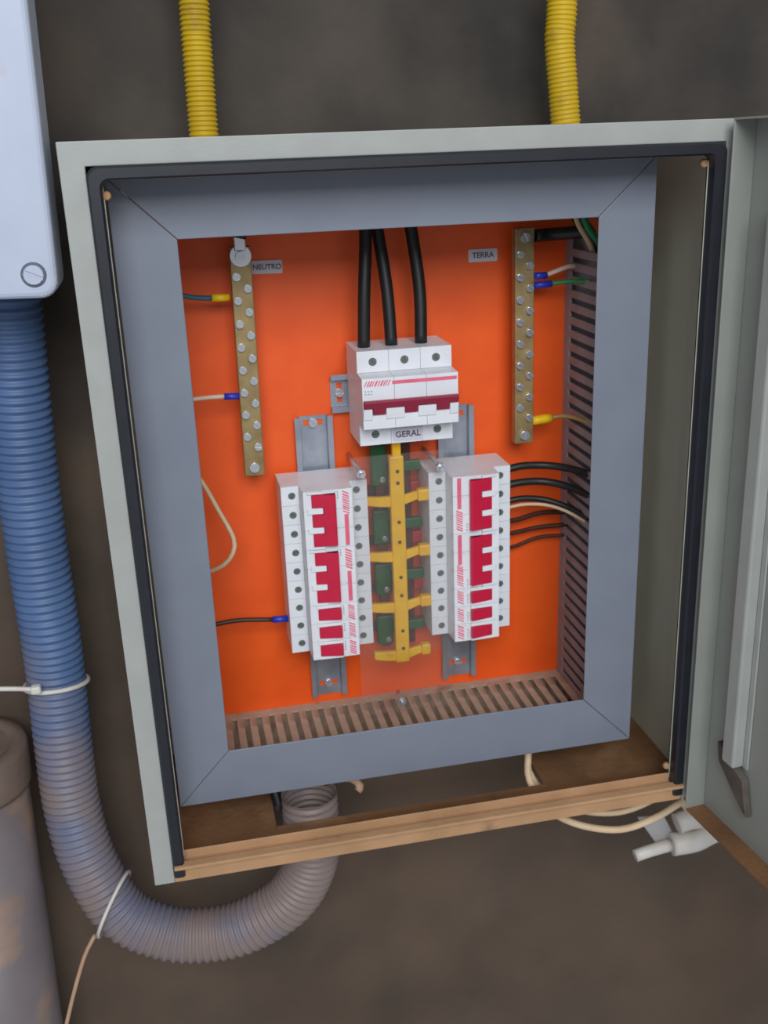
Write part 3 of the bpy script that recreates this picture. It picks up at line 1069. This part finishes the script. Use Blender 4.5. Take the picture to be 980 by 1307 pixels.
# cable ties round the blue hose
def loop_tie(name, label, c, axis, R, tail, m, r=0.0018, knot=None, tailmat=None, plane=None):
    t = thing(name, label, 'cable tie', c, (0, 0, 0), 'ties round the blue hose')
    ax = Vector(axis).normalized()
    u = ax.orthogonal().normalized()
    v = ax.cross(u)
    bm = new()
    pts = [(u * math.cos(2 * PI * k / 28) + v * math.sin(2 * PI * k / 28)) * R for k in range(29)]
    if plane:
        nn = Vector(plane).normalized()
        pts = [p - ax * (p.dot(nn) / ax.dot(nn)) for p in pts]
    add_tube(bm, pts, r, 8, 0.004, False)
    obj('strap', bm, m, t)
    bm = new()
    add_tube(bm, [Vector(p) - Vector(c) for p in tail], r * 1.05, 8)
    obj('tail', bm, tailmat or m, t)
    if knot:
        k = Vector(knot) - Vector(c)
        bm = new()
        add_box(bm, k.x - 0.0045, k.x + 0.0045, k.y - 0.004, k.y + 0.004, k.z - 0.0038, k.z + 0.0038, 0.002)
        obj('tie_head', bm, m, t)
    return t


loop_tie('cable_tie', 'white tie with a straight tail round the upright stretch of blue hose', (-0.3205, 0.150, -0.164), (0.01, 0.20, 1.0), 0.0280,
         [(-0.3325, 0.1205, -0.1530), (-0.352, 0.120, -0.149), (-0.385, 0.118, -0.1435), (-0.42, 0.118, -0.139)], TIEW, 0.0021, (-0.3335, 0.1185, -0.1515))
loop_tie('cable_tie', 'white string tied round the lowest bend of the blue hose', (-0.2960, 0.1215, -0.3930), (0.50, -0.19, -0.84), 0.0290,
         [(-0.3140, 0.095, -0.4040), (-0.3255, 0.094, -0.4240), (-0.3385, 0.088, -0.4560), (-0.3510, 0.085, -0.4930), (-0.366, 0.082, -0.54)], TIEW, 0.0018, None, CORDT, (0.774, -0.305, -0.37))

# ------------------------------------------------------------------ bits at the foot of the box
cable('tail_wire', 'short black wire end beside the hose inside the box floor', [(-0.139, 0.098, -0.2655), (-0.136, 0.096, -0.272), (-0.1335, 0.092, -0.281), (-0.132, 0.088, -0.292)], 0.0048, BLACKC)
cable('tail_wire', 'tan wire stub curling out beside the mouth of the blue hose', [(-0.088, 0.085, -0.268), (-0.080, 0.075, -0.259), (-0.066, 0.070, -0.258), (-0.058, 0.068, -0.266), (-0.061, 0.066, -0.270)], 0.0036, CORDT)
bg_ = 'beige cables hanging under the enclosure'
cable('hanging_cable', 'outer beige cable looping under the enclosure floor', [(0.1105, 0.088, -0.252), (0.1085, 0.080, -0.268), (0.1065, 0.070, -0.290), (0.122, 0.060, -0.318), (0.150, 0.052, -0.336), (0.190, 0.046, -0.345), (0.228, 0.050, -0.342), (0.262, 0.060, -0.336)], 0.0034, BEIGEC, bg_)
cable('hanging_cable', 'inner beige cable looping under the enclosure floor', [(0.1165, 0.092, -0.250), (0.1150, 0.092, -0.268), (0.1110, 0.084, -0.290), (0.130, 0.070, -0.316), (0.160, 0.064, -0.331), (0.195, 0.060, -0.336), (0.228, 0.062, -0.331), (0.258, 0.072, -0.324)], 0.0030, BEIGEC, bg_)
plug = thing('cable_connector', 'dirty white plastic connector hanging under the open door', 'connector', (0.25, 0.06, -0.375))
bm = new()
add_prism(bm, [(-0.030, 0.022), (-0.002, 0.020), (0.016, -0.016), (-0.004, -0.020)], 'y', 0.008, 0.011, 0.0008)
obj('flap', bm, GLASSY, plug)['label'] = 'translucent grey flap'
bm = new()
add_tube(bm, [(0.004, 0.0, -0.010), (0.028, -0.002, -0.008), (0.052, 0.004, -0.006), (0.072, 0.010, -0.016)], 0.0115, 14)
obj('barrel', bm, TIEW, plug)
bm = new()
add_tube(bm, [(0.008, 0.0, 0.014), (0.022, 0.0, 0.017), (0.036, 0.0, 0.016)], 0.0105, 14)
obj('barrel', bm, TIEW, plug)
bm = new()
add_tube(bm, [(-0.034, 0.002, -0.018), (-0.020, 0.002, -0.015), (0.004, 0.002, -0.012)], 0.0062, 12)
obj('spigot', bm, TIEW, plug)
bm = new()
add_tube(bm, [(0.012, 0.006, 0.039), (0.018, 0.004, 0.030), (0.022, 0.0, 0.020)], 0.0034, 8)
obj('cord_end', bm, BEIGEC, plug)
